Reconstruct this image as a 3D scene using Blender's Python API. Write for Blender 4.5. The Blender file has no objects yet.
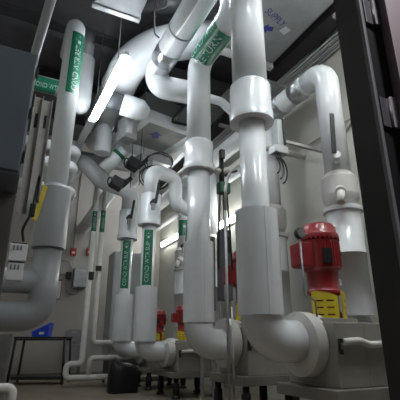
import bpy, bmesh, math, random
from mathutils import Vector, Matrix
random.seed(7)
S = bpy.context.scene
C = S.collection
PI = math.pi
V = Vector

# ------------------------------------------------------------------ materials
MATS = {}
def mat(name, col, rough=.5, metal=0.0, noise=0.0, nscale=8.0, bump=0.0, emit=0.0, coat=0.0, stretch=None):
    m = bpy.data.materials.new(name); m.use_nodes = True
    nt = m.node_tree; b = nt.nodes['Principled BSDF']
    b.inputs['Roughness'].default_value = rough
    b.inputs['Metallic'].default_value = metal
    b.inputs['Coat Weight'].default_value = coat
    b.inputs['Base Color'].default_value = (*col, 1)
    if emit:
        b.inputs['Emission Color'].default_value = (*col, 1)
        b.inputs['Emission Strength'].default_value = emit
    if noise or bump:
        tc = nt.nodes.new('ShaderNodeTexCoord')
        mp = nt.nodes.new('ShaderNodeMapping')
        if stretch: mp.inputs['Scale'].default_value = stretch
        nt.links.new(tc.outputs['Object'], mp.inputs['Vector'])
        n = nt.nodes.new('ShaderNodeTexNoise'); n.inputs['Scale'].default_value = nscale
        n.inputs['Detail'].default_value = 5
        nt.links.new(mp.outputs['Vector'], n.inputs['Vector'])
        if noise:
            r = nt.nodes.new('ShaderNodeValToRGB')
            r.color_ramp.elements[0].position = .3; r.color_ramp.elements[1].position = .72
            r.color_ramp.elements[0].color = (*[c * (1 - noise) for c in col], 1)
            r.color_ramp.elements[1].color = (*[min(1, c * (1 + noise * .5)) for c in col], 1)
            nt.links.new(n.outputs['Fac'], r.inputs['Fac'])
            nt.links.new(r.outputs['Color'], b.inputs['Base Color'])
        if bump:
            bp = nt.nodes.new('ShaderNodeBump'); bp.inputs['Strength'].default_value = bump
            bp.inputs['Distance'].default_value = .02
            nt.links.new(n.outputs['Fac'], bp.inputs['Height'])
            nt.links.new(bp.outputs['Normal'], b.inputs['Normal'])
    MATS[name] = m
    return m
WHITE = mat('pvc_jacket_white', (.72, .745, .765), .22, noise=.06, nscale=3, bump=.05)
IVORY = mat('old_jacket_ivory', (.60, .59, .56), .38, noise=.12, nscale=5, bump=.08)
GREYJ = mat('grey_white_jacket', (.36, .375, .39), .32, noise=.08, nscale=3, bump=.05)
SMALLW = mat('small_pipe_cover', (.72, .71, .67), .4, noise=.1, nscale=9, bump=.08)
WALL = mat('painted_block_wall', (.52, .515, .465), .62, noise=.07, nscale=2.0, bump=.06)
BACKW = mat('painted_back_wall', (.44, .415, .38), .65, noise=.07, nscale=2.0, bump=.06)
CEIL = mat('dark_ceiling_deck', (.075, .075, .08), .8, noise=.3, nscale=3)
FLOOR = mat('sealed_concrete', (.24, .195, .15), .5, noise=.22, nscale=2.5, bump=.1)
GALV = mat('galvanised_sheet', (.50, .515, .53), .42, metal=.55, noise=.2, nscale=7)
DUCT = mat('duct_sheet', (.40, .42, .43), .5, metal=.35, noise=.15, nscale=4)
DUCTD = mat('duct_sheet_dull', (.27, .275, .27), .5, metal=.3, noise=.15, nscale=4)
DUCTW = mat('duct_wrap_white', (.62, .63, .63), .45, noise=.1, nscale=5, bump=.1)
ALU = mat('crinkled_foil_tape', (.55, .56, .58), .3, metal=.85, noise=.25, nscale=16, bump=.5)
BLACK = mat('black_paint', (.012, .012, .013), .45, noise=.2, nscale=6)
RUBBER = mat('black_rubber', (.018, .018, .02), .6)
CABLEB = mat('black_cable', (.02, .02, .022), .45)
GASKET = mat('grey_seal', (.16, .165, .18), .55, noise=.2, nscale=14)
HINGED = mat('hinge_steel_dark', (.13, .13, .14), .45, metal=.4, noise=.2, nscale=30)
HINGEL = mat('hinge_steel_light', (.42, .40, .43), .4, metal=.3, noise=.2, nscale=30)
MAUVE = mat('mauve_door_paint', (.16, .12, .135), .5, noise=.15, nscale=3)
STEEL = mat('steel_grey', (.25, .26, .27), .45, metal=.5, noise=.15, nscale=10)
STRUTD = mat('strut_dull', (.46, .44, .41), .5, metal=.0, noise=.15, nscale=12)
STRUT = mat('strut_galvanised', (.42, .42, .42), .45, metal=.4, noise=.15, nscale=12)
PANEL = mat('slate_cabinet_paint', (.10, .12, .145), .5, noise=.06, nscale=3)
PANELD = mat('dark_cabinet_paint', (.07, .065, .06), .55, noise=.15, nscale=3)
GREYP = mat('grey_green_cabinet', (.42, .44, .44), .5, noise=.08, nscale=3)
DRIVE = mat('drive_dark_grey', (.085, .09, .10), .45, noise=.1, nscale=5)
RED = mat('motor_red', (.29, .016, .022), .34, noise=.15, nscale=6, coat=.2)
REDD = mat('alarm_red', (.42, .045, .035), .4)
YEL = mat('guard_yellow', (.66, .52, .03), .5, noise=.08, nscale=10)
GREEN = mat('label_green', (.010, .16, .085), .4, noise=.12, nscale=12)
GREENA = mat('actuator_green', (.02, .13, .075), .45)
INKW = mat('label_ink_white', (.50, .60, .56), .5)
INKB = mat('marker_blue', (.03, .045, .33), .5)
PAPER = mat('white_tape', (.75, .76, .76), .5)
BASE = mat('pump_casing_beige', (.31, .295, .26), .55, noise=.16, nscale=4, bump=.1)
BASED = mat('inertia_base_beige', (.22, .205, .18), .6, noise=.2, nscale=4, bump=.1)
LED = mat('led_diffuser', (.90, .955, 1.0), .4, emit=19)
LEDB = mat('led_diffuser_near', (.96, .98, .96), .4, emit=34)
LEDW = mat('led_diffuser_wall', (.95, .97, .93), .4, emit=14)
BLUE = mat('blue_plastic', (.015, .07, .62), .35)
CHAIR = mat("grey_chair_plastic", (.24, .235, .25), .5, noise=.1, nscale=8)
TABLE = mat('dark_table_metal', (.022, .02, .022), .5)
BAG = mat('black_bag_plastic', (.008, .008, .009), .4, bump=.5, nscale=5)
DIAL = mat('gauge_face', (.6, .6, .58), .4)
BRASS = mat('brass', (.5, .36, .12), .35, metal=.8)
CONC = mat('pedestal_grey', (.26, .255, .245), .7, noise=.3, nscale=6, bump=.2)

# ------------------------------------------------------------------ mesh builder
class MB:
    def __init__(s): s.bm = bmesh.new()
    def box(s, c, d, rot=None, bev=0.0):
        r = bmesh.ops.create_cube(s.bm, size=1)
        vs = r['verts']
        for v in vs: v.co = V((v.co.x * d[0], v.co.y * d[1], v.co.z * d[2]))
        if bev:
            es = list({e for v in vs for e in v.link_edges})
            q = bmesh.ops.bevel(s.bm, geom=es, offset=bev, segments=2, affect='EDGES', profile=.6)
            vs = list({v for f in q['faces'] for v in f.verts} | {v for v in vs if v.is_valid})
        M = Matrix.Translation(V(c))
        if rot is not None: M = M @ rot
        bmesh.ops.transform(s.bm, matrix=M, verts=vs)
        return s
    def span(s, a, b, bev=0.0):
        c = [(a[i] + b[i]) / 2 for i in range(3)]; d = [abs(b[i] - a[i]) for i in range(3)]
        return s.box(c, d, bev=bev)
    def sweep(s, path, radii, n=24, caps=True):
        P = [V(p) for p in path]
        T = []
        for i in range(len(P)):
            a = P[max(0, i - 1)]; b = P[min(len(P) - 1, i + 1)]
            if (b - a).length < 1e-9: b = P[min(len(P) - 1, i + 2)]; a = P[max(0, i - 2)]
            T.append((b - a).normalized())
        up = V((0, 0, 1)) if abs(T[0].z) < .9 else V((1, 0, 0))
        N = (up - T[0] * up.dot(T[0])).normalized()
        rings = []
        for i in range(len(P)):
            if i: N = (N - T[i] * N.dot(T[i])).normalized()
            B = T[i].cross(N)
            r = radii[i] if hasattr(radii, '__len__') else radii
            rings.append([s.bm.verts.new(P[i] + (N * math.cos(2 * PI * k / n) + B * math.sin(2 * PI * k / n)) * r) for k in range(n)])
        for a, b in zip(rings, rings[1:]):
            for k in range(n):
                s.bm.faces.new((a[k], a[(k + 1) % n], b[(k + 1) % n], b[k])).smooth = True
        if caps:
            s.bm.faces.new(list(reversed(rings[0]))); s.bm.faces.new(rings[-1])
        return s
    def pipe(s, pts, r, bend=None, n=24, caps=True):
        return s.sweep(fillet(pts, bend if bend is not None else r * 1.6), r, n, caps)
    def lathe(s, prof, o=(0, 0, 0), axis='z', n=32):
        # prof: (radius, height) pairs; a doubled point gives a crisp edge
        rings = []
        for r, h in prof:
            ring = []
            for k in range(n):
                a = 2 * PI * k / n; x, y = r * math.cos(a), r * math.sin(a)
                p = {'z': (x, y, h), 'x': (h, x, y), 'y': (y, h, x)}[axis]
                ring.append(s.bm.verts.new(V(p) + V(o)))
            rings.append(ring)
        for i, (a, b) in enumerate(zip(rings, rings[1:])):
            if prof[i] == prof[i + 1]: continue
            for k in range(n):
                s.bm.faces.new((a[k], a[(k + 1) % n], b[(k + 1) % n], b[k])).smooth = True
        if prof[0][0] > 1e-4: s.bm.faces.new(list(reversed(rings[0])))
        if prof[-1][0] > 1e-4: s.bm.faces.new(rings[-1])
        return s
    def cyl(s, a, b, r, n=20): return s.sweep([a, b], r, n)
    def ring(s, c, axis, R, r, n=28, m=8):
        c = V(c); ax = V(axis).normalized()
        u = ax.orthogonal().normalized(); w = ax.cross(u)
        path = [c + (u * math.cos(2 * PI * k / n) + w * math.sin(2 * PI * k / n)) * R for k in range(n)]
        rings = []
        for k in range(n):
            d = (path[k] - c).normalized()
            rings.append([s.bm.verts.new(path[k] + (d * math.cos(2 * PI * j / m) + ax * math.sin(2 * PI * j / m)) * r) for j in range(m)])
        for k in range(n):
            a, b = rings[k], rings[(k + 1) % n]
            for j in range(m): s.bm.faces.new((a[j], b[j], b[(j + 1) % m], a[(j + 1) % m])).smooth = True
        return s
    def poly(s, pts): s.bm.faces.new([s.bm.verts.new(V(p)) for p in pts]); return s
    def build(s, name, m, parent=None, label=None):
        o0 = ORIG.get(parent.name, V((0, 0, 0))) if parent else None
        bmesh.ops.recalc_face_normals(s.bm, faces=s.bm.faces[:])
        if o0 is None:
            xs = [v.co for v in s.bm.verts]
            lo = V([min(c[i] for c in xs) for i in range(3)]); hi = V([max(c[i] for c in xs) for i in range(3)])
            o0 = V(((lo.x + hi.x) / 2, (lo.y + hi.y) / 2, lo.z))
        for v in s.bm.verts: v.co -= o0
        me = bpy.data.meshes.new(name); s.bm.to_mesh(me); s.bm.free()
        me.materials.append(m)
        o = bpy.data.objects.new(name, me); C.objects.link(o)
        if parent: o.parent = parent; ORIG[o.name] = o0
        else: o.location = o0; ORIG[o.name] = o0
        if label: o['label'] = label
        return o
ORIG = {}

def fillet(pts, R):
    P = [V(p) for p in pts]; out = [P[0]]
    for i in range(1, len(P) - 1):
        a, b, c = P[i - 1], P[i], P[i + 1]
        d1 = (a - b).normalized(); d2 = (c - b).normalized()
        ang = d1.angle(d2)
        if ang > PI - .02: continue
        t = R / math.tan(ang / 2)
        t = min(t, (a - b).length * .48 if i > 1 else (a - b).length * .95, (c - b).length * .48 if i < len(P) - 2 else (c - b).length * .95)
        r = t * math.tan(ang / 2)
        p0 = b + d1 * t; cen = b + (d1 + d2).normalized() * (r / math.sin(ang / 2))
        u = (p0 - cen); w = (b + d2 * t) - cen; tot = u.angle(w); nseg = max(4, int(tot / .17))
        ax = u.cross(w).normalized()
        for k in range(nseg + 1):
            out.append(cen + Matrix.Rotation(tot * k / nseg, 3, ax) @ u)
    out.append(P[-1]); return out

def thing(name, label, cat, loc, group=None):
    o = bpy.data.objects.new(name, None); C.objects.link(o); o.empty_display_size = .1
    o.location = loc; o['label'] = label; o['category'] = cat
    if group: o['group'] = group
    ORIG[o.name] = V(loc)
    return o
def tag(o, label, cat, group=None):
    o['label'] = label; o['category'] = cat
    if group: o['group'] = group
    return o
def struct(name, mb, m):
    o = mb.build(name, m); o['kind'] = 'structure'; return o
def dup(root, loc, label, group=None):
    r = root.copy(); C.objects.link(r); r.location = loc; r['label'] = label
    if group: r['group'] = group
    for ch in list(root.children):
        c = ch.copy(); C.objects.link(c); c.parent = r
        for g in list(ch.children):
            d = g.copy(); C.objects.link(d); d.parent = c
    return r

# lettering -> list of polygons (2-D), baseline centred on the origin
def glyphs(txt, size):
    cu = bpy.data.curves.new('lettering', 'FONT'); cu.body = txt; cu.size = size
    cu.align_x = 'CENTER'; cu.align_y = 'CENTER'; cu.resolution_u = 3
    o = bpy.data.objects.new('lettering', cu); C.objects.link(o)
    dg = bpy.context.evaluated_depsgraph_get()
    me = bpy.data.meshes.new_from_object(o.evaluated_get(dg))
    out = ([v.co.copy() for v in me.vertices], [list(p.vertices) for p in me.polygons])
    bpy.data.objects.remove(o); bpy.data.curves.remove(cu); bpy.data.meshes.remove(me)
    return out
def sticker(parent, A, B, r, face, half, lines, size, arrow=True, flip=False):
    """label wrapped on the pipe running from A to B; lettering runs along the pipe"""
    A, B = V(A), V(B); d = (B - A).normalized(); L = (B - A).length
    f = V(face); f = (f - d * f.dot(d)).normalized(); g = f.cross(d)
    def P(x, y, off):                       # x along the pipe from the middle, y round it
        a = y / r
        return (A + B) / 2 + d * x + (f * math.cos(a) + g * math.sin(a)) * (r + off)
    mb = MB(); n = 12; rows = []
    for i in range(n + 1):
        y = -half * r + 2 * half * r * i / n
        rows.append([mb.bm.verts.new(P(-L / 2, y, .003)), mb.bm.verts.new(P(L / 2, y, .003))])
    for a, b in zip(rows, rows[1:]): mb.bm.faces.new((a[0], a[1], b[1], b[0])).smooth = True
    st = mb.build('pipe_label', GREEN, parent, 'green printed pipe marker')
    mt = MB(); sg = -1 if flip else 1
    nl = len(lines)
    for k, t in enumerate(lines):
        off = ((nl - 1) / 2 - k) * size * 1.25
        vs, ps = glyphs(t, size)
        w = max(v.x for v in vs) - min(v.x for v in vs)
        sc = min(1.15, L * (.72 if arrow else .9) / w)
        bv = [mt.bm.verts.new(P(sg * v.x * sc - (L * .09 if arrow else 0), sg * (v.y + off), .0055)) for v in vs]
        for p in ps:
            try: mt.bm.faces.new([bv[i] for i in p])
            except ValueError: pass
    mt.build('lettering', INKW, st, 'pale printed capitals')
    if arrow:
        a = half * r * .55; ma = MB()
        ma.poly([P(L * .44 - q * a, p * a, .0055) for q, p in ((0, 0), (1.3, 1), (1.3, .35), (2.2, .35), (2.2, -.35), (1.3, -.35), (1.3, -1))])
        ma.build('arrow_mark', INKW, st, 'pale printed arrow')
    return st

def band(mb, p, d, r, w=.02, t=.006):
    d = V(d).normalized(); p = V(p)
    mb.sweep([p - d * w / 2, p - d * w / 2, p + d * w / 2, p + d * w / 2], [r, r + t, r + t, r], 28, caps=False)

# ------------------------------------------------------------------ room shell
struct('floor', MB().span((-1.2, -2.5, -.15), (4.25, 11.2, 0)), FLOOR)
struct('ceiling', MB().span((-1.2, -2.5, 6.35), (4.25, 11.2, 6.5)), CEIL)
struct('wall_right', MB().span((4.05, .79, 0), (4.25, 11.2, 6.35)), WALL)
struct('wall_left', MB().span((-1.2, .79, 0), (-1.0, 11.2, 6.35)), WALL)
struct('wall_back', MB().span((-1.0, 11.0, 0), (4.05, 11.2, 6.35)), BACKW)
w = MB(); w.span((1.0, .72, 0), (4.25, .79, 6.35)); w.span((-1.2, .72, 0), (-.95, .79, 6.35)); w.span((-.95, .72, 2.5), (1.0, .79, 6.35))
struct('wall_front', w, BLACK)
# joints in the right wall are shallow vertical control strips
t = MB()
for y in (3.9, 6.3, 8.7): t.span((4.035, y - .02, 0), (4.05, y + .02, 6.3))
struct('trim_1', t, WALL)
# black door frame close to the camera
j = MB(); j.span((.915, .70, 0), (1.02, .79, 2.5)); j.span((-.95, .70, 2.38), (.915, .79, 2.5)); j.span((-.95, .70, 0), (-.83, .79, 2.38))
struct('trim_2', j, BLACK)
g = MB(); g.box((.920, .694, 1.19), (.014, .014, 2.38), bev=.004)
struct('trim_3', g, GASKET)
# door leaf folded back on its hinges to the right of the frame
dl = thing('door_1', 'dark mauve steel door leaf folded back right of the black frame', 'door', (1.07, .66, 0))
dl['kind'] = 'structure'
RL = Matrix.Rotation(math.radians(-20), 4, 'Z')
MB().box((1.50, .475, 1.19), (1.1, .045, 2.36), RL, bev=.004).build('door_leaf', MAUVE, dl)
for z, ml in ((1.49, HINGEL), (1.87, HINGED)):
    h = MB().box((.952, .694, z), (.036, .012, .10), bev=.002).build('hinge', HINGED, dl)
    q = MB(); q.box((.984, .684, z + .003), (.026, .012, .105), RL, bev=.002)
    for k in (-.03, .0, .03): q.cyl((.984, .680, z + k), (.982, .676, z + k), .004, 8)
    q.build('hinge_leaf', ml, h)
    MB().cyl((.970, .688, z - .05), (.970, .688, z + .05), .006, 10).build('hinge_pin', HINGED, h)

# roof steel: beams across the room
for k, y in enumerate((1.6, 3.2, 4.8, 6.4, 8.0, 9.6)):
    b = MB(); b.span((-1, y - .08, 6.08), (4.05, y + .08, 6.10)); b.span((-1, y - .01, 6.10), (4.05, y + .01, 6.33)); b.span((-1, y - .08, 6.33), (4.05, y + .08, 6.35))
    struct('trim_%d' % (4 + k), b, CEIL)

# ------------------------------------------------------------------ risers on the pump row
CAMD = lambda x, y: (-x, -y, 0)
def riser(x, y, zel, sl, col, zup, r, rup, rs, relb, label, lab=None, top=None, xfl=None, upm=WHITE):
    t = thing('insulated_riser_pipe', label, 'pipe', (x, y, zel - relb), 'insulated risers along the pump row')
    xf = xfl if xfl else x + .40
    m = MB(); m.pipe([(x, y, sl[0] + .03), (x, y, zel), (xf, y, zel)], relb, relb * 1.25, 32)
    m.build('elbow', WHITE, t)
    m = MB(); m.sweep([(x, y, sl[0] + .02), (x, y, col[0] + .03)], r, 32)
    m.build('pipe', WHITE, t)
    m = MB(); m.lathe([(rs - .012, sl[0]), (rs, sl[0]), (rs, sl[0]), (rs, sl[1]), (rs, sl[1]), (r, sl[1] + .004)], (x, y, 0), n=40)
    a = math.atan2(-y, -x) + .5
    m.box((x + rs * math.cos(a), y + rs * math.sin(a), (sl[0] + sl[1]) / 2), (.006, .05, sl[1] - sl[0]), Matrix.Rotation(a, 4, 'Z'))
    m.build('insulation_sleeve', WHITE, t)
    rc = max(rup + .03, rs)
    m = MB(); m.lathe([(r, col[0]), (rc + .012, col[0]), (rc + .012, col[0]), (rc + .012, col[0] + .1), (rc, col[0] + .11), (rc, col[1]), (rc, col[1]), (rup, col[1] + .03)], (x, y, 0), n=40)
    m.build('collar', WHITE, t)
    m = MB()
    if top: m.pipe([(x, y, col[1])] + top, rup, rup * 1.3, 32)
    else: m.sweep([(x, y, col[1]), (x, y, zup)], rup, 32)
    m.build('upper_pipe', upm, t)
    if lab: sticker(t, (x, y, lab[0]), (x, y, lab[1]), r, lab[2], lab[3], lab[4], lab[5])
    return t
r1 = riser(2.145, 3.14, .84, (1.06, 2.04), (3.03, 3.47), 6.3, .138, .192, .208, .185,
           'nearest and widest white riser, standing in front of the nearest red motor')
r2 = riser(2.21, 4.57, .80, (1.05, 2.04), (3.04, 3.46), 0, .150, .172, .192, .178,
           'second white riser from the camera, its top bend wrapped in a large green marker',
           top=[(2.21, 4.57, 4.85), (2.21, 3.53, 4.85), (2.21, 3.53, 6.34)])
sticker(r2, (2.21, 4.50, 4.85), (2.21, 3.70, 4.85), .177, (-.9, -.55, -.65), 1.5, ['COND WTR', 'RETURN'], .15, arrow=False)
LBL = ['COND WTR SUP']
r3 = riser(2.21, 6.6, .67, (.83, 1.69), (2.78, 3.35), 0, .118, .135, .190, .16,
           'right-hand one of the paired risers with tall green markers, third from the camera',
           lab=(1.72, 2.68, (-.36, -.93, 0), .70, LBL, .10), top=[(2.21, 6.6, 3.86), (2.76, 6.75, 3.86), (2.76, 6.75, 3.30), (3.42, 6.83, 3.2)])
r4 = riser(2.18, 7.88, .67, (.83, 1.69), (2.80, 3.4), 0, .118, .165, .190, .16,
           'left-hand one of the paired risers with tall green markers, farthest from the camera',
           lab=(1.80, 2.76, (-.32, -.95, 0), .70, LBL, .10), top=[(2.18, 7.88, 3.86), (1.55, 7.86, 3.98), (1.14, 7.82, 4.34), (1.05, 8.9, 4.52)])

# ------------------------------------------------------------------ vertical in-line pumps
def make_pump(x, y, label, lo=1, hi=1):
    t = thing('inline_pump', label, 'pump', (x, y, 0), 'red motor pumps along the right wall')
    m = MB(); m.span((x - .36, y - .42, .36), (x + .50, y + .40, .46), .01); m.build('inertia_base', BASED, t)
    for sx in (-.28, .40):
        for sy in (-.34, .32):
            f = MB(); f.lathe([(.07, 0), (.07, .03), (.045, .04), (.045, .10), (.055, .11), (.055, .27), (.04, .28), (.04, .36)], (x + sx, y + sy, 0), n=14)
            f.build('spring_foot', BLACK, t)
    m = MB(); m.span((x - .26, y - .36, .46), (x + .44, y + .32, 1.0), .012)
    m.box((x - .02, y, 1.02), (.42, .42, .05), bev=.01)
    m.span((x + .09, y - .364, .47), (x + .105, y - .36, .99))
    m.build('casing_cover', BASE, t)
    # suction flange cover, seen as a wide white disc
    m = MB(); m.lathe([(.19, -.40), (.19, -.40), (.285, -.385), (.285, -.385), (.285, -.27), (.285, -.27), (.27, -.26), (.27, -.17), (.25, -.16)], (x, y, .82), axis='x', n=40)
    m.build('flange_cover', IVORY, t)
    # motor
    m = MB(); m.lathe([(.15, 1.03), (.15, 1.1), (.13, 1.12), (.13, 1.26), (.165, 1.28), (.165, 1.28), (.165, 1.31), (.165, 1.31), (.15, 1.33), (.155, 1.50), (.19, 1.53), (.19, 1.53), (.19, 1.81), (.19, 1.81), (.17, 1.825)], (x, y, 0), n=40)
    mo = m.build('motor', RED, t)
    m = MB()
    for k in range(36):
        a = 2 * PI * k / 36
        m.box((x + .193 * math.cos(a), y + .193 * math.sin(a), 1.67), (.014, .006, .25), Matrix.Rotation(a, 4, 'Z'))
    m.build('cooling_fins', RED, mo)
    m = MB(); m.lathe([(.165, 1.83), (.20, 1.835), (.20, 1.835), (.202, 1.87), (.19, 1.90), (.18, 1.905), (.178, 1.96), (.15, 1.995), (.08, 2.005), (.0001, 2.007)], (x, y, 0), n=40)
    for k in range(28):
        a = 2 * PI * k / 28
        m.box((x + .198 * math.cos(a), y + .198 * math.sin(a), 1.835), (.012, .02, .035), Matrix.Rotation(a, 4, 'Z'))
    m.build('fan_cowl', RED, mo)
    m = MB(); m.box((x - .21, y + .02, 1.66), (.17, .2, .25), Matrix.Rotation(-.1, 4, 'Z'), .02); m.box((x - .30, y + .03, 1.66), (.015, .17, .22), Matrix.Rotation(-.1, 4, 'Z'), .006)
    m.build('terminal_box', RED, mo)
    m = MB(); m.box((x - .085, y - .188, 1.64), (.10, .012, .15), Matrix.Rotation(-.42, 4, 'Z'), .003); m.build('nameplate', BLACK, mo, 'black rating plate')
    m = MB(); m.ring((x + .215, y - .05, 1.70), (0, 1, 0), .022, .007, 14, 6); m.build('lifting_eye', BLACK, mo)
    m = MB(); m.box((x + .13, y - .10, 1.40), (.05, .008, .06), Matrix.Rotation(.5, 4, 'Z')); m.build('sticker', PAPER, mo, 'small white sticker')
    # slotted coupling guard: a curved sheet with real slots
    for a0, a1 in ((-2.98, -1.68), (-1.40, -.2)):
        m = MB(); n = 25; zs = [1.04, 1.07, 1.085, 1.135, 1.15, 1.20, 1.215, 1.265]
        def top(k): return .05 * (1 - abs(k / n - .45) * 1.6)
        P = lambda k, z, rr: V((x + rr * math.cos(a0 + (a1 - a0) * k / n), y + rr * math.sin(a0 + (a1 - a0) * k / n), z))
        zz = [1.04, 1.07, 1.085, 1.135, 1.15, 1.20, 1.215, 1.30]
        for i in range(7):
            for k in range(n):
                if i in (1, 3, 5) and (4 <= k < 11 or 14 <= k < 21): continue
                z0, z1 = zz[i], zz[i + 1]
                if i == 6: z1a, z1b = z1 - .05 * (k / n) ** 2, z1 - .05 * ((k + 1) / n) ** 2
                else: z1a = z1b = z1
                vs = [m.bm.verts.new(p) for p in (P(k, z0, .195), P(k + 1, z0, .195), P(k + 1, z1b, .195), P(k, z1a, .195))]
                m.bm.faces.new(vs)
        bmesh.ops.remove_doubles(m.bm, verts=m.bm.verts[:], dist=.0005)
        bmesh.ops.recalc_face_normals(m.bm, faces=m.bm.faces[:])
        bmesh.ops.solidify(m.bm, geom=m.bm.faces[:], thickness=.006)
        m.build('coupling_guard', YEL, t, 'bright yellow slotted guard')
    # bleed line across the front of the casing with a little valve
    m = MB(); m.pipe([(x - .22, y - .40, .835), (x - .02, y - .40, .845), (x + .10, y - .40, .81), (x + .52, y - .40, .83)], .03, .1, 14)
    m.build('bleed_pipe', SMALLW, t, 'slim white bleed pipe')
    m = MB(); m.cyl((x - .245, y - .385, .74), (x - .245, y - .385, .86), .012, 10); m.box((x - .245, y - .40, .845), (.035, .035, .035), bev=.006); m.box((x - .245, y - .40, .755), (.028, .03, .04), bev=.006)
    m.build('drain_valve', BLACK, t)
    if lo != 1:                                            # the rear pumps are a smaller size of the same kind
        for c in t.children_recursive:
            for v in c.data.vertices:
                z = v.co.z
                if z > 1.03 and not c.name.startswith('casing'):
                    v.co.x *= .74; v.co.y *= .74
                v.co.z = z * lo if z <= 1.03 else 1.03 * lo + (z - 1.03) * hi
    return t
GP = 'red motor pumps along the right wall'
p1 = make_pump(2.92, 3.14, 'nearest red motor pump with a yellow slotted guard, right of the widest riser')
p2 = dup(p1, (2.92, 4.57, 0), 'second red motor pump, mostly hidden between the two nearest risers', GP)
p3 = make_pump(2.92, 6.60, 'third red motor pump, just left of the second riser from the camera', .81, .60)
p4 = dup(p3, (2.92, 7.88, 0), 'farthest red motor pump, behind the paired risers with tall green markers', GP)

# ------------------------------------------------------------------ discharge risers behind the pumps
def discharge(y, label, top, lab=False):
    x = 3.56
    t = thing('discharge_pipe', label, 'pipe', (x, y, .9), 'discharge risers behind the pumps')
    m = MB(); m.pipe([(x - .17, y, .86), (x, y, .86), (x, y, 2.32)], .165, .2, 28); m.build('pipe', WHITE, t)
    m = MB(); m.lathe([(.18, 1.1), (.205, 1.1), (.205, 1.1), (.205, 1.78), (.212, 1.78), (.212, 1.79), (.205, 1.79), (.205, 2.28), (.205, 2.28), (.235, 2.29), (.235, 2.29), (.235, 2.34), (.235, 2.34), (.16, 2.36)], (x, y, 0), n=36)
    m.build('insulation_sleeve', WHITE, t)
    m = MB(); m.lathe([(.15, 2.34), (.21, 2.45), (.22, 2.5), (.22, 2.5), (.22, 2.72), (.22, 2.72), (.155, 2.80)], (x, y, 0), n=36); m.build('valve_cover', IVORY, t, 'ivory bell shaped valve cover')
    m = MB(); m.pipe([(x, y, 2.75)] + top, .158, .24, 28); m.build('upper_pipe', WHITE, t)
    m = MB(); m.cyl((x - .14, y - .14, 2.52), (x - .25, y - .25, 2.44), .06, 16); m.cyl((x - .25, y - .25, 2.44), (x - .30, y - .28, 2.3), .045, 16)
    m.build('valve_stub', IVORY, t, 'short ivory stub')
    if lab: sticker(t, (x, y, 3.05), (x, y, 3.42), .158, (-.4, -.9, 0), .9, ['COND WTR'], .09)
    return t
d1 = discharge(3.38, 'white discharge pipe at the right edge, rising behind the nearest red motor', [(3.56, 3.38, 4.36), (3.56, 3.74, 4.36)])
d2 = discharge(4.80, 'white discharge pipe rising directly behind the widest riser', [(3.56, 4.80, 4.3)])
d3 = discharge(6.85, 'white discharge pipe seen between the two nearest risers', [(3.56, 6.85, 4.3)])
d4 = discharge(8.10, 'white discharge pipe with a small green marker, left of the second riser', [(3.56, 8.10, 4.3)], True)
# long header over the discharge risers
h = thing('header_pipe', 'white header pipe with foil bands running back along the right wall', 'pipe', (3.56, 4.25, 4.2))
m = MB(); m.pipe([(3.56, 3.75, 4.36), (3.56, 10.6, 4.36)], .158, n=28); m.build('pipe', WHITE, h)
for yy in (3.80, 4.30):
    m = MB(); m.sweep([(3.56, yy, 4.36), (3.56, yy + .24, 4.36)], .166, 28); m.build('foil_band', ALU, h, 'crinkled silver foil band')
# thermometer on the nearest discharge pipe
th = thing('stem_thermometer', 'black stem thermometer with white knob on the right discharge pipe', 'thermometer', (3.33, 3.16, 2.88))
MB().box((3.31, 3.14, 3.2), (.05, .03, .54), Matrix.Rotation(.07, 4, 'Y') @ Matrix.Rotation(-.3, 4, 'Z'), .006).build('stem_case', BLACK, th)
MB().cyl((3.34, 3.15, 2.93), (3.45, 3.26, 2.91), .045, 16).build('well_cap', PAPER, th, 'round white cap')

# ------------------------------------------------------------------ left riser
lt = thing('insulated_riser_pipe', 'grey-white riser at left with a long green marker, beside the cabinet', 'pipe', (.44, 5.12, 1.1))
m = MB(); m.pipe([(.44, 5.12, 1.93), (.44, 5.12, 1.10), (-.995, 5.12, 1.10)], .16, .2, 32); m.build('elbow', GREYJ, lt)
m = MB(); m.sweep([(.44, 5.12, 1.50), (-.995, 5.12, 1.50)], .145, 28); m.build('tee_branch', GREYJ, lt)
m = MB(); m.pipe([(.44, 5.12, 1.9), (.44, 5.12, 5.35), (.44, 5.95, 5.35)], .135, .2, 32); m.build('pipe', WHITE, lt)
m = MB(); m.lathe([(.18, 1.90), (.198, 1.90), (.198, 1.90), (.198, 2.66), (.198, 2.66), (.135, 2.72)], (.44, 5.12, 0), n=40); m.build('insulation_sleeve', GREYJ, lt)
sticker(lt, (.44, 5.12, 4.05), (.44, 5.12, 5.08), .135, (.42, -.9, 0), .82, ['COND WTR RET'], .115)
# white vessel behind the left riser
t = thing('vertical_drop_pipe', 'wide grey-white drop pipe with rounded lower end, behind the left riser', 'pipe', (.76, 6.45, 4.62))
m = MB(); m.lathe([(.0001, 4.62), (.09, 4.64), (.15, 4.69), (.19, 4.78), (.20, 4.90), (.20, 5.75), (.20, 5.75), (.16, 5.78)], (.76, 6.45, 0), n=32); m.build('body', WHITE, t)
m = MB(); m.lathe([(.16, 5.77), (.16, 6.34)], (.76, 6.45, 0), n=24); m.build('neck', GREYJ, t)

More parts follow.
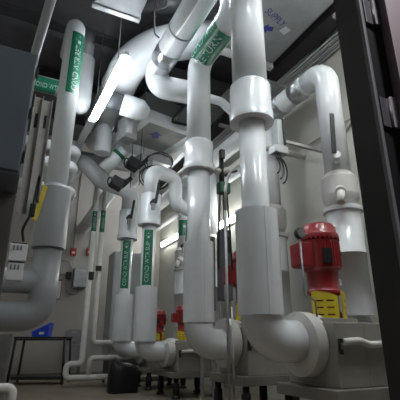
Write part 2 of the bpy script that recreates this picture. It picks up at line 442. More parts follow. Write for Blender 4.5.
# ------------------------------------------------------------------ cabinets and struts at left
t = thing('electrical_cabinet', 'slate-grey electrical cabinet hanging in shade at the upper left', 'cabinet', (-.45, 3.0, 1.9))
MB().span((-.95, 2.82, 1.92), (.0, 3.25, 2.92), .01).build('body', PANEL, t)
MB().span((-.93, 2.80, 1.94), (-.01, 2.82, 2.90), .006).build('door', PANEL, t)
for z in (2.05, 2.4, 2.75): MB().box((.006, 2.812, z), (.016, .02, .09), bev=.003).build('door_hinge', BLACK, t)
for z in (1.99, 2.85): pass
t = thing('lower_cabinet', 'dark floor-standing cabinet under the slate-grey one at far left', 'cabinet', (-.5, 3.4, 0))
MB().span((-.95, 3.2, .0), (.0, 3.7, 1.91), .01).build('body', PANELD, t)
m = MB()
for z in (1.3, 1.4, 1.5, 1.6): m.span((-.5, 3.19, z), (-.10, 3.2, z + .03))
m.build('vent_slats', BLACK, t)
MB().span((-.93, 3.185, .05), (-.01, 3.2, 1.2), .004).build('door', PANELD, t)
def strut(label, x, y, z0, z1, w=.07):
    t = thing('slotted_strut', label, 'strut', (x, y, z0), 'slotted struts beside the left cabinets')
    m = MB(); m.span((x - w / 2, y - .006, z0), (x + w / 2, y, z1))
    m.span((x - w / 2, y - .05, z0), (x - w / 2 + .008, y, z1)); m.span((x + w / 2 - .008, y - .05, z0), (x + w / 2, y, z1)); m.build('channel', STRUTD, t)
    z = z1 - .35
    while z > z0 + .25:
        MB().span((x - .014, y - .010, z), (x + .014, y - .006, z + .16)).build('slot', BLACK, t); z -= .75
    return t
strut('tall slotted strut between the slate-grey cabinet and the left riser', .065, 3.9, 1.95, 3.2, .085)
strut('slotted strut standing behind the tall one near the left riser', .165, 4.3, 2.2, 3.42, .11)
t = MB(); t.sweep([(.02, 3.4, 4.1), (-.03, 4.2, 3.35)], .055, 14)
m = MB(); m.pipe([(.06, 3.25, 4.25), (-.05, 4.35, 4.0), (-.05, 4.35, 3.1)], .05, .1, 16)
t.bm.free()
tag(m.build('conduit', GREYJ, None), 'slanting pale conduit above the slate-grey cabinet', 'conduit')
# white control boxes stacked beside the lower pipe
for nm, z0, z1, w_, lab in (('a', 1.62, 1.80, .17, 'upper white control box with vents, left of the grey elbow'), ('b', 1.42, 1.60, .15, 'lower white control box, resting above the grey elbow pipe')):
    t = thing('control_box', lab, 'box', (.10, 4.55, z0), 'white control boxes at left')
    MB().span((.10 - w_ / 2, 4.5, z0), (.10 + w_ / 2, 4.62, z1), .008).build('body', PAPER, t)
    m = MB()
    for k in range(3): m.span((.045 + k * .035, 4.494, z1 - .07), (.06 + k * .035, 4.5, z1 - .02))
    m.build('vents', STEEL, t)
    MB().span((.03, 4.52, z1 - .012), (.17, 4.60, z1 + .014)).build('lid', BLACK, t)
t = MB(); t.box((.235, 4.33, 2.22), (.045, .008, .40), Matrix.Rotation(.16, 4, 'Y'))
tag(t.build('caution_tag', YEL, None), 'narrow yellow caution strip hanging on the slotted strut', 'tag')
m = MB(); m.box((.15, 3.84, 1.98), (.05, .06, .12), bev=.01)
m.build('strut_clamp', BLACK, None); tag(bpy.data.objects['strut_clamp'], 'black clamp on the tall slotted strut', 'clamp')
m = MB(); m.pipe([(.19, 4.30, 2.5), (.17, 4.28, 2.1), (.10, 4.28, 1.9), (.13, 4.42, 1.815)], .014, .08, 10)
tag(m.build('cable', CABLEB, None), 'black cable dropping to the upper white control box', 'cable')

# pedestal and small pipe at the lower left
m = MB(); m.span((-.6, 5.9, 0), (.215, 6.5, .93), .02); 
tag(m.build('pipe_pedestal', CONC, None), 'mottled grey pedestal under the left pipes', 'pedestal')
m = MB(); m.pipe([(-.6, 4.5, .43), (.235, 4.5, .43), (.235, 4.5, 0)], .04, .06, 16)
tag(m.build('small_pipe', SMALLW, None), 'small white pipe bending to the floor at the bottom left corner', 'pipe')

# ------------------------------------------------------------------ table, bin, folding chair
tb = thing('work_table', 'dark metal work table with a low shelf at the back left', 'table', (.98, 9.65, 0))
ang = math.radians(-22); RZ = Matrix.Rotation(ang, 4, 'Z')
def TP(x, y, z): p = RZ @ V((x, y, z)); return (p.x + .98, p.y + 9.65, p.z)
MB().box(TP(0, 0, .90), (1.06, .60, .035), RZ, .006).build('tabletop', TABLE, tb)
MB().box(TP(0, 0, .12), (.98, .54, .06), RZ, .004).build('shelf', TABLE, tb)
for sx in (-1, 1):
    for sy in (-1, 1):
        MB().sweep([TP(sx * .54, sy * .29, 0), TP(sx * .50, sy * .27, .885)], [.026, .026], 8).build('leg', TABLE, tb)
m = MB(); m.cyl(TP(-.5, -.27, .86), TP(.5, -.27, .86), .018, 8); m.cyl(TP(-.5, .27, .86), TP(.5, .27, .86), .018, 8); m.build('apron', TABLE, tb)
bn = thing('storage_bin', 'bright blue open plastic bin on the dark table', 'bin', TP(-.05, -.02, .919))
m = MB(); w_, d_, h_ = .17, .15, .27
A = [(-w_, -d_), (w_, -d_), (w_, d_), (-w_, d_)]
def BP(x, y, z): return TP(-.05 + x, -.02 + y, .919 + z)
for i in range(4):
    a, b = A[i], A[(i + 1) % 4]; f = 1.05
    ha = h_ * (.35 if a[0] < 0 else 1); hb = h_ * (.35 if b[0] < 0 else 1)
    m.poly([BP(a[0] * .92, a[1] * .92, 0), BP(b[0] * .92, b[1] * .92, 0), BP(b[0] * f, b[1] * f, hb), BP(a[0] * f, a[1] * f, ha)])
m.poly([BP(a[0] * .92, a[1] * .92, 0) for a in A])
bmesh.ops.remove_doubles(m.bm, verts=m.bm.verts[:], dist=.001); bmesh.ops.recalc_face_normals(m.bm, faces=m.bm.faces[:])
bmesh.ops.solidify(m.bm, geom=m.bm.faces[:], thickness=.008)
m.build('bin_body', BLUE, bn)
m = MB(); m.sweep([BP(.178, -.157, .272), BP(.178, .157, .272)], .012, 8); m.build('rim', BLUE, bn)
MB().box(BP(.03, -.155, .07), (.10, .008, .05), RZ).build('card_slot', PAPER, bn, 'pale card slot')
# folding chair leaning against the back wall
fc = thing('folding_chair', 'folded grey folding chair with a handle hole, leaning by the table', 'chair', (1.78, 10.8, 0))
LE = Matrix.Translation(V((1.78, 10.70, 0))) @ Matrix.Rotation(-.13, 4, 'X')
def slab(m, cx, cz, w, h, th, y, cut=None, rtop=.1):
    n = 10; out = []
    for k in range(n + 1): a = PI * k / (2 * n); out.append((cx + w / 2 - rtop + rtop * math.cos(a), cz + h / 2 - rtop + rtop * math.sin(a)))
    for k in range(n + 1): a = PI / 2 + PI * k / (2 * n); out.append((cx - w / 2 + rtop + rtop * math.cos(a), cz + h / 2 - rtop + rtop * math.sin(a)))
    out += [(cx - w / 2, cz - h / 2), (cx + w / 2, cz - h / 2)]
    vs = [m.bm.verts.new(V((x, y, z))) for x, z in out]
    es = [m.bm.edges.new((vs[i], vs[(i + 1) % len(vs)])) for i in range(len(vs))]
    if cut:
        q = [m.bm.verts.new(V((x, y, z))) for x, z in cut]
        es += [m.bm.edges.new((q[i], q[(i + 1) % len(q)])) for i in range(len(q))]
    r = bmesh.ops.triangle_fill(m.bm, use_beauty=True, edges=es)
    fs = [f for f in r['geom'] if isinstance(f, bmesh.types.BMFace)]
    e = bmesh.ops.extrude_face_region(m.bm, geom=fs)
    bmesh.ops.translate(m.bm, vec=(0, th, 0), verts=[v for v in e['geom'] if isinstance(v, bmesh.types.BMVert)])
m = MB(); slab(m, 0, .96, .44, .30, .025, -.02, [(-.06, 1.055), (.06, 1.055), (.06, 1.025), (-.06, 1.025)], .13); bmesh.ops.transform(m.bm, matrix=LE, verts=m.bm.verts[:]); m.build('backrest', CHAIR, fc)
m = MB(); slab(m, 0, .52, .42, .42, .03, -.03, None, .05); bmesh.ops.transform(m.bm, matrix=LE, verts=m.bm.verts[:]); m.build('seat', CHAIR, fc)
for sx in (-1, 1):
    m = MB(); m.cyl((sx * .20, .02, .012), (sx * .20, .02, 1.0), .014, 8); bmesh.ops.transform(m.bm, matrix=LE, verts=m.bm.verts[:]); m.build('leg', STEEL, fc)
    m = MB(); m.cyl((sx * .17, .05, .02), (sx * .17, .05, .62), .014, 8); bmesh.ops.transform(m.bm, matrix=LE, verts=m.bm.verts[:]); m.build('leg', STEEL, fc)
m = MB(); m.cyl((-.2, .02, .18), (.2, .02, .18), .01, 8); bmesh.ops.transform(m.bm, matrix=LE, verts=m.bm.verts[:]); m.build('crossbar', STEEL, fc)

# ------------------------------------------------------------------ back wall fittings
for x, z, lab in ((1.58, 3.07, 'red alarm box on the back wall, the left one of two'), (2.0, 3.12, 'red alarm box on the back wall, partly behind the slim white pipes')):
    t = thing('alarm_box', lab, 'alarm box', (x, 10.96, z - .1), 'red alarm boxes on the back wall')
    MB().box((x, 10.96, z), (.15, .08, .20), bev=.012).build('body', REDD, t)
    MB().box((x, 10.915, z - .02), (.07, .015, .05), bev=.004).build('pull_handle', PAPER, t, 'white pull handle')
    m = MB(); m.cyl((x, 10.975, z + .1), (x, 10.975, 5.8), .012, 8); m.build('conduit', STRUT, t)
t = thing('junction_box', 'grey junction box with dangling conduit on the back wall', 'junction box', (1.80, 10.9, 2.1))
MB().box((1.80, 10.90, 2.38), (.34, .2, .5), bev=.012).build('body', STEEL, t)
MB().box((1.80, 10.79, 2.38), (.31, .02, .46), bev=.006).build('cover', GALV, t)
m = MB(); m.pipe([(1.50, 10.95, 2.45), (1.50, 10.95, 2.05), (1.78, 10.95, 1.92), (1.80, 10.95, 2.13)], .018, .1, 10); m.build('conduit', STRUT, t)
m = MB(); m.box((1.52, 10.93, 2.44), (.13, .12, .17), bev=.01); tag(m.build('outlet_box', BLACK, None), 'small black outlet box left of the grey junction box', 'outlet box')
m = MB(); m.pipe([(1.46, 10.96, 2.44), (1.1, 10.96, 2.5), (.4, 10.96, 2.5)], .015, .05, 8); tag(m.build('conduit', STRUT, None), 'thin conduit running left from the black outlet box', 'conduit')
m = MB(); m.pipe([(.3, 10.97, 2.83), (1.5, 10.97, 2.83), (1.62, 10.97, 2.6), (1.62, 10.97, 2.64)], .012, .05, 8); tag(m.build('conduit', STRUT, None), 'upper thin conduit ending above the junction box', 'conduit')
t = thing('wall_notice', 'framed pale notice with a red edge on the back wall behind the left elbow', 'notice', (1.27, 10.98, 1.8))
MB().box((1.27, 10.985, 2.08), (.22, .03, .50)).build('frame', REDD, t); MB().box((1.28, 10.965, 2.07), (.17, .012, .44)).build('sheet', PAPER, t, 'white sheet')
m = MB(); m.span((-.99, 10.98, 0), (4.04, 11.0, .1)); o = m.build('baseboard_back', BASED); o['kind'] = 'structure'

# ------------------------------------------------------------------ slim white pipes in front of the back wall
def slim(label, pts, r=.058, lab=None, bands=()):
    t = thing('slim_pipe', label, 'pipe', pts[-1], 'slim white pipes at the back')
    MB().pipe(pts, r, r * 1.6, 16).build('pipe', SMALLW, t)
    if lab: sticker(t, (lab[0], lab[1], lab[2]), (lab[0], lab[1], lab[3]), r, (-.2, -1, 0), 1.1, ['COND'], .07)
    for p, d in bands:
        m = MB(); m.box(p, d, bev=.01); m.build('valve_handle', BLACK, t)
    return t
slim('left slim white pipe with a green marker, turning right near the floor', [(1.60, 8.5, 4.3), (1.60, 8.5, .42), (1.32, 8.5, .42), (1.32, 8.5, .17), (2.6, 8.5, .17)], .055, (1.60, 8.5, 3.05, 3.5), [((1.62, 8.43, 2.1), (.1, .06, .16))])
slim('right slim white pipe with a green marker, turning right at knee height', [(1.82, 8.7, 4.7), (1.82, 8.7, .80), (2.7, 8.7, .80)], .055, (1.82, 8.7, 3.1, 3.6), [((1.80, 8.63, 2.3), (.12, .06, .10))])
slim('short slim white pipe leaving the left one at shin height', [(1.75, 8.5, .22), (1.75, 8.5, .52), (2.5, 8.5, .52)], .05)
slim('slim white pipe running low between the paired risers and the floor', [(2.05, 8.35, .12), (3.9, 8.35, .12)], .06)
t = thing('column_cabinet', 'tall grey-green cabinet behind the paired risers', 'cabinet', (2.5, 9.0, 0))
MB().span((2.18, 8.85, .55), (3.0, 9.4, 2.75), .012).build('body', GREYP, t)
MB().span((2.2, 8.83, .6), (2.98, 8.85, 2.7), .006).build('door', GREYP, t)
MB().span((2.22, 8.9, 0), (2.96, 9.36, .55)).build('plinth', PANELD, t)
MB().box((2.26, 8.815, 1.6), (.03, .03, .14), bev=.004).build('handle', BLACK, t)
# black rubbish bag
m = MB(); r = bmesh.ops.create_icosphere(m.bm, subdivisions=4, radius=1)
for v in r['verts']:
    x, y, z = v.co; n = math.sin(5 * x + 3 * z) * .05 + math.sin(9 * y + 4 * x) * .045
    pw = lambda q: math.copysign(abs(q) ** .55, q)
    top = .27 + .17 * max(0.0, min(1.0, -x * 1.6 - .2))
    v.co = V((2.13 + pw(x) * .25 * (1 + n) * (1 - .15 * max(z, 0)), 7.40 + pw(y) * .2 * (1 + n), max(0.0, .2 + pw(z) * top * (1 + n))))
for f in m.bm.faces: f.smooth = True
tag(m.build('rubbish_bag', BAG, None), 'bulging black bag on the floor under the paired risers', 'bag')

# ------------------------------------------------------------------ drives, rods and instruments between the risers
for x, y, z0, z1, w_, lab in ((3.30, 5.72, 1.45, 2.62, .17, 'dark grey drive cabinet, the nearer of two between the near risers'), (3.12, 6.0, 1.3, 2.55, .2, 'dark grey drive cabinet, the further of two between the near risers')):
    t = thing('drive_cabinet', lab, 'cabinet', (x, y, 0), 'drive cabinets behind the second pump')
    MB().span((x - w_ / 2, y, z0), (x + w_ / 2, y + .22, z1), .01).build('body', DRIVE, t)
    MB().span((x - w_ / 2 + .02, y - .012, z1 - .4), (x + w_ / 2 - .02, y, z1 - .12), .004).build('keypad', BLACK, t)
    MB().span((x - w_ / 2, y - .01, z0), (x + w_ / 2, y, z0 + .35), .004).build('cover', STEEL, t)
    for sx in (-1, 1): MB().span((x + sx * w_ / 2 - .02, y + .1, 0), (x + sx * w_ / 2 + .02, y + .14, z0)).build('leg', STRUT, t)
m = MB(); m.cyl((2.29, 4.0, 0), (2.29, 4.0, 2.35), .016, 10)
m.sweep(fillet([(2.29, 4.0, 2.33), (2.30, 4.0, 2.6), (2.36, 4.05, 2.78), (2.44, 4.1, 2.9)], .12), .020, 10)
tag(m.build('conduit', STRUT, None), 'thin grey upright conduit standing between the two nearest risers', 'conduit')
m = MB(); m.cyl((2.36, 4.02, 0), (2.36, 4.02, 1.2), .012, 10)
tag(m.build('conduit', STRUT, None), 'shorter thin rod beside the upright conduit', 'conduit')
t = thing('control_valve', 'black control valve with green actuator between the two nearest risers', 'valve', (2.46, 4.5, 2.85))
MB().pipe([(2.44, 4.5, 3.05), (2.66, 4.5, 3.12), (3.2, 4.5, 3.62), (4.05, 4.5, 3.62)], .05, .1, 16).build('branch_pipe', SMALLW, t, 'slim white branch pipe')
m = MB(); m.cyl((2.52, 4.48, 2.85), (2.52, 4.48, 3.25), .035, 12); m.box((2.52, 4.46, 3.32), (.07, .07, .14), bev=.01); m.box((2.65, 4.44, 3.05), (.20, .05, .03), Matrix.Rotation(-.5, 4, 'Y')); m.build('valve_body', BLACK, t)
MB().box((2.52, 4.44, 2.80), (.16, .12, .16), bev=.015).build('actuator', GREENA, t, 'dark green actuator')
for dx in (-.05, .0, .05):
    m = MB(); m.pipe([(2.52 + dx, 4.44, 2.74), (2.52 + dx * 1.6, 4.44, 2.3), (2.54 + dx * 2, 4.46, 1.7)], .012, .2, 8); m.build('cable', CABLEB, t)
t = thing('control_box', 'grey wall control box with looped cables right of the widest riser', 'box', (2.9, 3.62, 3.0))
MB().box((2.86, 3.62, 3.30), (.09, .12, .40), bev=.008).build('body', DUCT, t)
MB().box((2.91, 3.58, 3.33), (.03, .08, .36), bev=.006).build('relay', BLACK, t)
MB().box((2.84, 3.60, 3.06), (.20, .14, .10), bev=.012).build('gland_plate', GALV, t)
for k, (dx, rr) in enumerate(((-.03, .12), (.0, .16), (.03, .19))):
    p = [(2.80 + dx, 3.58, 3.02)] + [(2.86 + dx - .08 + rr * .55 * math.sin(a), 3.56, 2.95 - rr * (1 - math.cos(a)) * .9) for a in [PI * q / 10 for q in range(1, 10)]]
    MB().sweep(p, .011, 8).build('cable', CABLEB, t)
MB().span((2.88, 3.66, 3.25), (4.06, 3.70, 3.29)).build('bracket', STRUT, t)
t = thing('pressure_gauge', 'small round black pressure gauge left of the nearest red motor', 'gauge', (2.62, 3.0, 1.8))
m = MB(); m.lathe([(.05, 0), (.055, .0), (.055, .04), (.0001, .04)], (2.56, 2.99, 1.84), axis='y', n=20); m.build('case', BLACK, t)
MB().lathe([(.045, -.004), (.045, .0)], (2.56, 2.985, 1.84), axis='y', n=20).build('dial', STEEL, t)
m = MB(); m.pipe([(2.56, 3.01, 1.79), (2.56, 3.01, 1.25), (2.68, 3.01, 1.2), (2.68, 3.01, 1.03)], .009, n=8); m.build('stem', STEEL, t)

# ------------------------------------------------------------------ overhead: ducts, headers, trays
t = thing('supply_duct', 'wide sheet metal duct overhead with blue SUPPLY lettering and arrow', 'duct', (2.95, 3.2, 5.1))
MB().span((2.45, 1.6, 5.1), (3.42, 4.35, 5.65), .006).build('body', DUCT, t)
MB().span((2.42, 4.35, 5.02), (3.45, 4.45, 5.70), .006).build('end_flange', DUCTW, t, 'pale end flange')
vs, ps = glyphs('SUPPLY', .20)
m = MB(); rot = Matrix.Rotation(math.radians(22), 3, 'Z')
bv = []
for v in vs:
    q = V((v.x * .62, -v.y * .75, 0)); q = Matrix.Rotation(math.radians(18), 3, 'Z') @ q
    bv.append(m.bm.verts.new(V((2.89 + q.x, 3.52 + q.y, 5.097))))
for p in ps:
    m.bm.faces.new([bv[i] for i in p])
m.build('lettering', INKB, t, 'blue marker writing')
m = MB(); c = V((2.91, 3.74, 5.097)); 
arrow = [(-.13, 0), (0, .12), (0, .06), (.11, .06), (.11, -.06), (0, -.06), (0, -.12)]
m.poly([c + Matrix.Rotation(math.radians(-20), 3, 'Z') @ V((x * .75, y * .75, 0)) for x, y in arrow]); m.build('arrow_mark', INKB, t, 'blue arrow')
m = MB(); m.box((3.16, 3.66, 5.097), (.12, .12, .004), Matrix.Rotation(.3, 4, 'Z')); m.build('patch', PAPER, t, 'bright spot drawn as a white patch')

t = thing('return_duct', 'pale flanged duct with a blue arrow, high behind the second riser', 'duct', (2.0, 6.5, 4.85))
MB().span((2.02, 6.55, 4.93), (3.40, 7.75, 5.5), .006).build('body', DUCTD, t)
for a, b, nm in (((2.0, 7.66, 4.66), (3.40, 7.98, 4.92), 'far'), ((2.0, 6.42, 4.85), (3.40, 6.56, 5.05), 'near'), ((1.92, 6.42, 4.76), (2.06, 7.98, 5.0), 'side')):
    MB().span(a, b, .01).build('flange', WHITE, t, 'white flange rail')
m = MB(); c = V((2.58, 7.05, 4.926))
m.poly([c + Matrix.Rotation(math.radians(65), 3, 'Z') @ V((x * 1.2, y * 1.2, 0)) for x, y in arrow]); m.build('arrow_mark', INKB, t, 'blue arrow')
MB().box((2.95, 7.80, 4.655), (.22, .16, .012)).build('patch', PAPER, t, 'bright spot drawn as a white patch')  # white patch stands in for a bright spot of light on the rail
t.rotation_euler = (0, 0, math.radians(12))

t = thing('wrapped_duct', 'beige wrapped duct in the upper right corner above the cable tray', 'duct', (3.8, 2.3, 5.25))
MB().span((3.5, 1.6, 5.28), (4.04, 2.95, 5.7), .02).build('body', BASE, t)
MB().span((3.48, 2.88, 5.26), (4.04, 2.94, 5.72), .008).build('flange', GALV, t)

t = thing('branch_duct', 'grey duct stub with a pale underside at the top of the view, left of centre', 'duct', (.85, 4.1, 5))
MB().span((.55, 3.2, 5.02), (1.16, 4.32, 5.5), .006).build('body', DUCT, t)
MB().span((.53, 4.28, 5.0), (1.18, 4.36, 5.52), .006).build('flange', GALV, t)

t = thing('large_duct_elbow', 'very wide white round duct curving overhead behind the lit strip lamp', 'duct', (1.3, 5.2, 5.0))
m = MB(); m.sweep(fillet([(1.40, 7.9, 5.27), (1.40, 5.12, 5.27), (3.0, 5.0, 6.0)], .75), .30, 36); m.build('body', WHITE, t)
m = MB(); band(m, (1.40, 6.3, 5.27), (0, 1, 0), .30, .05, .012); m.build('seam_band', GREYJ, t)

t = thing('header_pipe', 'thick white overhead pipe with a silver band, turning behind the second riser top', 'pipe', (1.83, 4, 4.8))
m = MB(); m.pipe([(1.76, 1.8, 5.0), (1.76, 5.25, 5.0), (1.82, 5.26, 4.74), (2.34, 5.2, 4.74)], .19, .22, 32); m.build('pipe', WHITE, t)
m = MB(); m.pipe([(2.32, 5.2, 4.74), (2.95, 5.2, 4.74), (3.40, 5.2, 4.42)], .075, .12, 20); m.build('outlet_pipe', WHITE, t)
m = MB(); m.sweep([(1.76, 4.62, 5.0), (1.76, 4.92, 5.0)], .197, 32); m.build('foil_band', ALU, t, 'silver foil band')
for y in (3.0, 4.2):
    m = MB(); band(m, (1.76, y, 5.0), (0, 1, 0), .19, .03, .006); m.build('joint_band', GREYJ, t)
t = thing('vertical_drop_pipe', 'short white drum with a dark end hanging right of the strip lamp', 'pipe', (1.55, 5.9, 4.6))
m = MB(); m.sweep([(1.42, 6.0, 4.72), (1.75, 5.95, 4.66), (1.82, 5.9, 4.6)], [.19, .19, .12], 28); m.build('drum', WHITE, t)
m = MB(); m.sweep([(1.15, 6.05, 4.80), (1.42, 6.0, 4.74)], .15, 24); m.build('neck', DRIVE, t, 'dark neck')
m = MB(); m.pipe([(1.15, 6.05, 4.8), (1.15, 6.6, 4.85), (1.15, 6.6, 5.06)], .09, .1, 16); m.build('feed_pipe', GREYJ, t)

# mixed runs of the far left-centre ceiling
def run(label, pts, r, m_, bend=None, name='overhead_pipe', bands=(), group='pipe runs under the ceiling at the back'):
    t = thing(name, label, 'pipe', pts[0], group)
    MB().pipe(pts, r, bend if bend else r * 1.5, 24).build('pipe', m_, t)
    for p, d, w_ in bands:
        m = MB(); band(m, p, d, r, w_, .014); m.build('joint_band', GALV, t)
    return t
run('white ceiling pipe looping in a wide bend behind the paired risers', [(2.7, 9.3, 5.4), (2.7, 9.3, 4.7), (2.1, 9.3, 4.35), (1.75, 9.4, 3.7), (1.75, 10.9, 3.7)], .16, WHITE, .3)
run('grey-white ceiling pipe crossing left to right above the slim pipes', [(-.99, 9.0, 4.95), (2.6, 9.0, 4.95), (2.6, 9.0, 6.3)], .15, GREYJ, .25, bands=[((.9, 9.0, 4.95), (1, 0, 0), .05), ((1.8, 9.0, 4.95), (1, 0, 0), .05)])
run('bright white pipe hugging the right wall behind the second riser', [(3.85, 5.2, 3.95), (3.85, 10.8, 3.95)], .08, WHITE)
run('upper white stub pipe turning back just right of the left riser', [(-.99, 7.0, 4.16), (.88, 7.0, 4.16), (.88, 10.0, 4.16)], .10, WHITE, .16)
run('lower white stub pipe turning back just right of the left riser', [(-.99, 7.0, 3.84), (.86, 7.0, 3.84), (.86, 10.0, 3.84)], .095, WHITE, .16)
t = run('ivory stub pipe with a yellow and black striped band right of the left riser', [(-.99, 7.2, 3.42), (.90, 7.2, 3.42), (.90, 10.0, 3.42)], .10, IVORY, .16)
for k in range(4):
    m = MB(); band(m, (.60 + .045 * k, 7.2, 3.42), (1, 0, 0), .10, .044, .005); m.build('hazard_band', (YEL, BLACK)[k % 2], t, ('yellow', 'black')[k % 2] + ' hazard stripe')
run('white elbow pipe close behind the lower end of the strip lamp', [(1.36, 7.05, 4.22), (1.36, 7.05, 4.78), (1.30, 7.9, 4.82)], .15, WHITE, .2)
t = run('tilted white pipe end with a green band below the silver boxes', [(1.78, 7.1, 4.42), (1.46, 7.3, 4.0)], .13, WHITE)
m = MB(); band(m, (1.70, 7.15, 4.315), (-.32, .2, -.42), .13, .07, .005); m.build('marker_band', GREEN, t, 'green marker band')
# green marker on a pipe behind the cabinet
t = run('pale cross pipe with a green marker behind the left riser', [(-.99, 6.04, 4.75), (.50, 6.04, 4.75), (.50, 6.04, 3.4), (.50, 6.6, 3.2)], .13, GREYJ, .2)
sticker(t, (-.06, 6.04, 4.75), (.40, 6.04, 4.75), .13, (0, -.8, -.6), 1.1, ['COND WTR'], .10, arrow=False)
# silver boxes and actuators in the tangle
for x, y, z, d, lab in ((2.30, 7.45, 4.35, (.28, .3, .34), 'silver sheet metal box hanging under the ceiling above the paired risers'), (1.70, 6.62, 4.58, (.27, .28, .42), 'upright silver box under the white drum near the strip lamp'), (2.1, 8.3, 4.75, (.35, .3, .3), 'pale silver box behind the paired riser tops')):
    t = thing('mixing_box', lab, 'box', (x, y, z - d[2] / 2), 'silver boxes under the ceiling')
    MB().box((x, y, z), d, Matrix.Rotation(.3, 4, 'Z'), .012).build('body', GALV, t)
    MB().box((x, y - d[1] / 2, z), (d[0] * .5, .03, d[2] * .6), Matrix.Rotation(.3, 4, 'Z'), .006).build('cover', DUCTW, t)
    MB().cyl((x, y, z + d[2] / 2), (x, y, 6.34 if y > 7.9 else 4.9), .008, 6).build('hanger_rod', STEEL, t)
for x, y, z, lab in ((2.19, 6.36, 3.15, 'black lever valve on the right one of the paired risers'), (2.12, 7.62, 3.20, 'black lever valve on the left one of the paired risers'), (3.45, 7.9, 2.8, 'black lever valve beside the small green marker')):
    t = thing('lever_valve', lab, 'valve', (x, y, z), 'black lever valves')
    MB().cyl((x, y + .06, z), (x, y - .06, z), .05, 14).build('body', BLACK, t)
    MB().box((x + .04, y - .07, z + .16), (.05, .03, .40), Matrix.Rotation(.12, 4, 'Y'), .01).build('lever', BLACK, t)
    MB().box((x - .02, y - .05, z - .1), (.06, .06, .12), bev=.01).build('drain_cap', STEEL, t)
for x, y, z, lab in ((1.74, 7.3, 3.76, 'black valve actuator under the tilted white pipe end'), (2.0, 7.15, 4.16, 'black valve actuator nearer the ceiling above the paired risers')):
    t = thing('valve_actuator', lab, 'valve', (x, y, z), 'black valve actuators')
    MB().box((x, y, z), (.26, .22, .22), Matrix.Rotation(.4, 4, 'Y'), .03).build('body', BLACK, t)
    MB().cyl((x + .1, y, z - .05), (x + .28, y - .02, z + .16), .045, 12).build('stem', RUBBER, t)
    MB().ring((x - .15, y - .05, z), (1, .3, .2), .08, .014, 18, 6).build('hand_wheel', BLACK, t)
# looped black cables
for k, (x, y, z, R, ax, lab) in enumerate(((2.48, 7.0, 4.22, .28, (.1, .3, 1), 'upper coil of black cable hanging above the paired risers'), (2.44, 7.1, 3.92, .30, (.3, .5, 1), 'lower coil of black cable hanging above the paired risers'))):
    m = MB(); m.ring((x, y, z), ax, R, .014, 36, 6); m.ring((x + .03, y, z + .03), (ax[0], ax[1] + .12, 1), R * .94, .012, 36, 6)
    tag(m.build('cable_coil', CABLEB, None), lab, 'cable', 'black cable coils')
for x, y, z0, lab in ((1.93, 7.0, 3.6, 'thin black hanger wire left of the two riser tops'), (2.12, 7.05, 3.7, 'thin black hanger wire between the two riser tops'), (1.05, 4.9, 4.55, 'thin hanger wire at the near end of the strip lamp'), (1.02, 6.2, 4.55, 'thin hanger wire at the far end of the strip lamp')):
    m = MB(); m.cyl((x, y, z0), (x, y, 6.34), .007, 6); tag(m.build('hanger_wire', STEEL if z0 > 4 else CABLEB, None), lab, 'wire', 'hanger wires')
m = MB(); m.pipe([(1.62, 4.3, 6.3), (1.58, 4.4, 5.5), (1.42, 4.45, 5.42), (1.46, 4.5, 5.05), (1.55, 4.55, 5.05)], .012, .04, 8)
tag(m.build('cable', CABLEB, None), 'kinked black cable in front of the very wide duct', 'cable')
m = MB(); m.sweep([(1.22, 5.1, 5.98), (1.62, 4.8, 5.98), (2.05, 4.6, 6.0)], .2, 24)
for k in range(16):
    q = k / 15; band(m, (1.23 + .38 * q, 5.09 - .28 * q, 5.98), (.8, -.58, 0), .195, .02, .012)
tag(m.build('flexible_duct', BLACK, None), 'ribbed black flexible duct above the very wide white duct', 'duct')

# cable tray and conduits along the right wall
t = thing('cable_tray', 'black cable tray running back along the right wall under the ceiling', 'tray', (3.6, 6, 5.0))
MB().span((3.48, 1.2, 5.02), (3.50, 10.9, 5.16)).build('side_rail', BLACK, t); MB().span((3.70, 1.2, 5.02), (3.72, 10.9, 5.16)).build('side_rail', BLACK, t)
MB().span((3.5, 1.2, 5.02), (3.7, 10.9, 5.03)).build('bottom_pan', BLACK, t)
for k in range(6):
    x = 3.77 + k * .045
    m = MB(); m.cyl((x, 1.2, 4.99 - (k % 2) * .012), (x, 10.95, 4.99 - (k % 2) * .012), .016, 10)
    n = ['first', 'second', 'third', 'fourth', 'fifth', 'sixth'][k]
    tag(m.build('conduit', STRUT if k % 3 else GREYJ, None), n + ' grey conduit outward from the black tray, under the ceiling along the right wall', 'conduit', 'conduits along the right wall')
for y in (3.0, 4.6, 6.2, 7.8, 9.4):
    nth = {3.0: 'nearest', 4.6: 'second nearest', 6.2: 'middle', 7.8: 'second farthest', 9.4: 'farthest'}[y]
    m = MB(); m.span((3.45, y - .03, 4.90), (4.05, y + .03, 4.96)); tag(m.build('strut_bracket', STRUT, None), nth + ' strut bracket holding the conduits on the right wall', 'bracket', 'strut brackets on the right wall')
m = MB(); m.pipe([(4.02, 3.75, 0.2), (4.02, 3.75, 3.55), (4.02, 2.2, 4.4)], .018, .1, 10); tag(m.build('conduit', WALL, None), 'painted conduit climbing the right wall behind the thermometer', 'conduit')
m = MB(); m.pipe([(4.0, 4.4, 3.75), (4.0, 2.0, 3.75)], .022, n=10); tag(m.build('conduit', WALL, None), 'painted level conduit on the right wall near the thermometer', 'conduit')
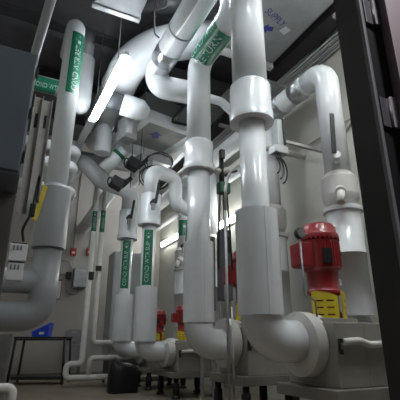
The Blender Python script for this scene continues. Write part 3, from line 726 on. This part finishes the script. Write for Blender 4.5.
# ribbed grille and small pipe under the cross duct at the centre
t = thing('slatted_grille', 'dark slatted grille overhead between the two nearest risers', 'grille', (2.95, 6.0, 4.9))
m = MB()
for k in range(9): m.box((2.95, 5.70 + k * .09, 4.95), (.75, .02, .06), Matrix.Rotation(.4, 4, 'X'))
m.build('slats', STEEL, t)
m = MB(); m.span((2.55, 5.62, 4.92), (2.59, 6.5, 5.0)); m.span((3.31, 5.62, 4.92), (3.35, 6.5, 5.0)); m.span((2.55, 5.6, 4.92), (3.35, 5.64, 5.0)); m.span((2.55, 6.48, 4.92), (3.35, 6.52, 5.0)); m.build('frame', BLACK, t)
run('short bent white pipe under the dark slatted grille', [(2.95, 6.3, 5.3), (2.95, 6.3, 4.6), (2.7, 7.2, 4.55)], .085, WHITE, .14)

# ------------------------------------------------------------------ lamps
def strip(label, c, L, az=0.0, m_=LED, w_=.16, face=(0, 0, -1), grp='strip lamps'):
    """batten lamp: grey tray + diffuser on its underside, along Y then turned by az"""
    t = thing('strip_lamp', label, 'lamp', c, grp)
    R = Matrix.Rotation(az, 4, 'Z')
    f = V(face)
    if abs(f.z) > .5:
        MB().box((c[0], c[1], c[2] + .045), (w_ * .55, L + .06, .06), R, .008).build('housing', GALV, t)
        m = MB(); m.box(c, (w_, L, .045), R, .015)
    else:
        MB().box((c[0] - f.x * .04, c[1], c[2]), (.05, L + .06, w_ + .03), R, .008).build('housing', GALV, t)
        m = MB(); m.box(c, (.04, L, w_), R, .012)
    m.build('diffuser', m_, t, 'glowing white diffuser')
    return t
l1 = strip('brightly lit strip lamp hanging under the very wide duct at upper left', (1.02, 5.30, 4.42), 1.8, .03, w_=.125)
MB().box((.96, 6.92, 4.44), (.12, 1.3, .07), Matrix.Rotation(.03, 4, 'Z'), .01).build('wireway', WHITE, l1, 'grey wireway in line with the lamp')
strip('short lit strip lamp high up at the top edge, left of the widest riser', (1.90, 3.95, 5.5), .9)
strip('added strip lamp out of view, high in front of the nearest riser', (1.75, 1.7, 4.55), 1.3)  # added out-of-view lamp to light the riser sides facing the camera
strip('lit strip lamp over the nearest pump', (3.2, 1.75, 4.75), 1.2, m_=LEDB)
strip('lit strip lamp on the right wall behind the second riser', (3.98, 6.6, 3.15), 1.3, m_=LEDW, face=(-1, 0, 0), w_=.12)
strip('lit strip lamp on the right wall behind the third riser', (3.98, 10.1, 3.45), 1.2, m_=LEDW, face=(-1, 0, 0), w_=.12)
strip('lit strip lamp far back under the ceiling', (3.0, 9.6, 5.7), 1.2)

# added fill light outside the doorway, unseen, to brighten the mauve door leaf
L = bpy.data.lights.new('door_leaf_fill', 'AREA'); L.energy = 10; L.size = .3; L.color = (1, .93, .97)
lo = bpy.data.objects.new('door_leaf_fill', L); C.objects.link(lo); lo.location = (1.0, -.5, 2.9); lo.rotation_euler = (math.radians(35), 0, 0)

W = bpy.data.worlds.new('room_air'); S.world = W; W.use_nodes = True
W.node_tree.nodes['Background'].inputs[0].default_value = (.02, .021, .023, 1)
W.node_tree.nodes['Background'].inputs[1].default_value = 1

# ------------------------------------------------------------------ camera
cam = bpy.data.cameras.new('camera'); cam.sensor_width = 36; cam.lens = 36.0
co = bpy.data.objects.new('camera', cam); C.objects.link(co)
co.location = (0, 0, .85)
th_, p_ = math.radians(26), math.radians(19.3)
co.rotation_euler = V((math.sin(th_) * math.cos(p_), math.cos(th_) * math.cos(p_), math.sin(p_))).to_track_quat('-Z', 'Y').to_euler()
cam.clip_start = .05
S.camera = co
S.view_settings.view_transform = 'Standard'
S.view_settings.look = 'None'
S.view_settings.gamma = 1
S.view_settings.use_curve_mapping = False
S.view_settings.exposure = 1.32
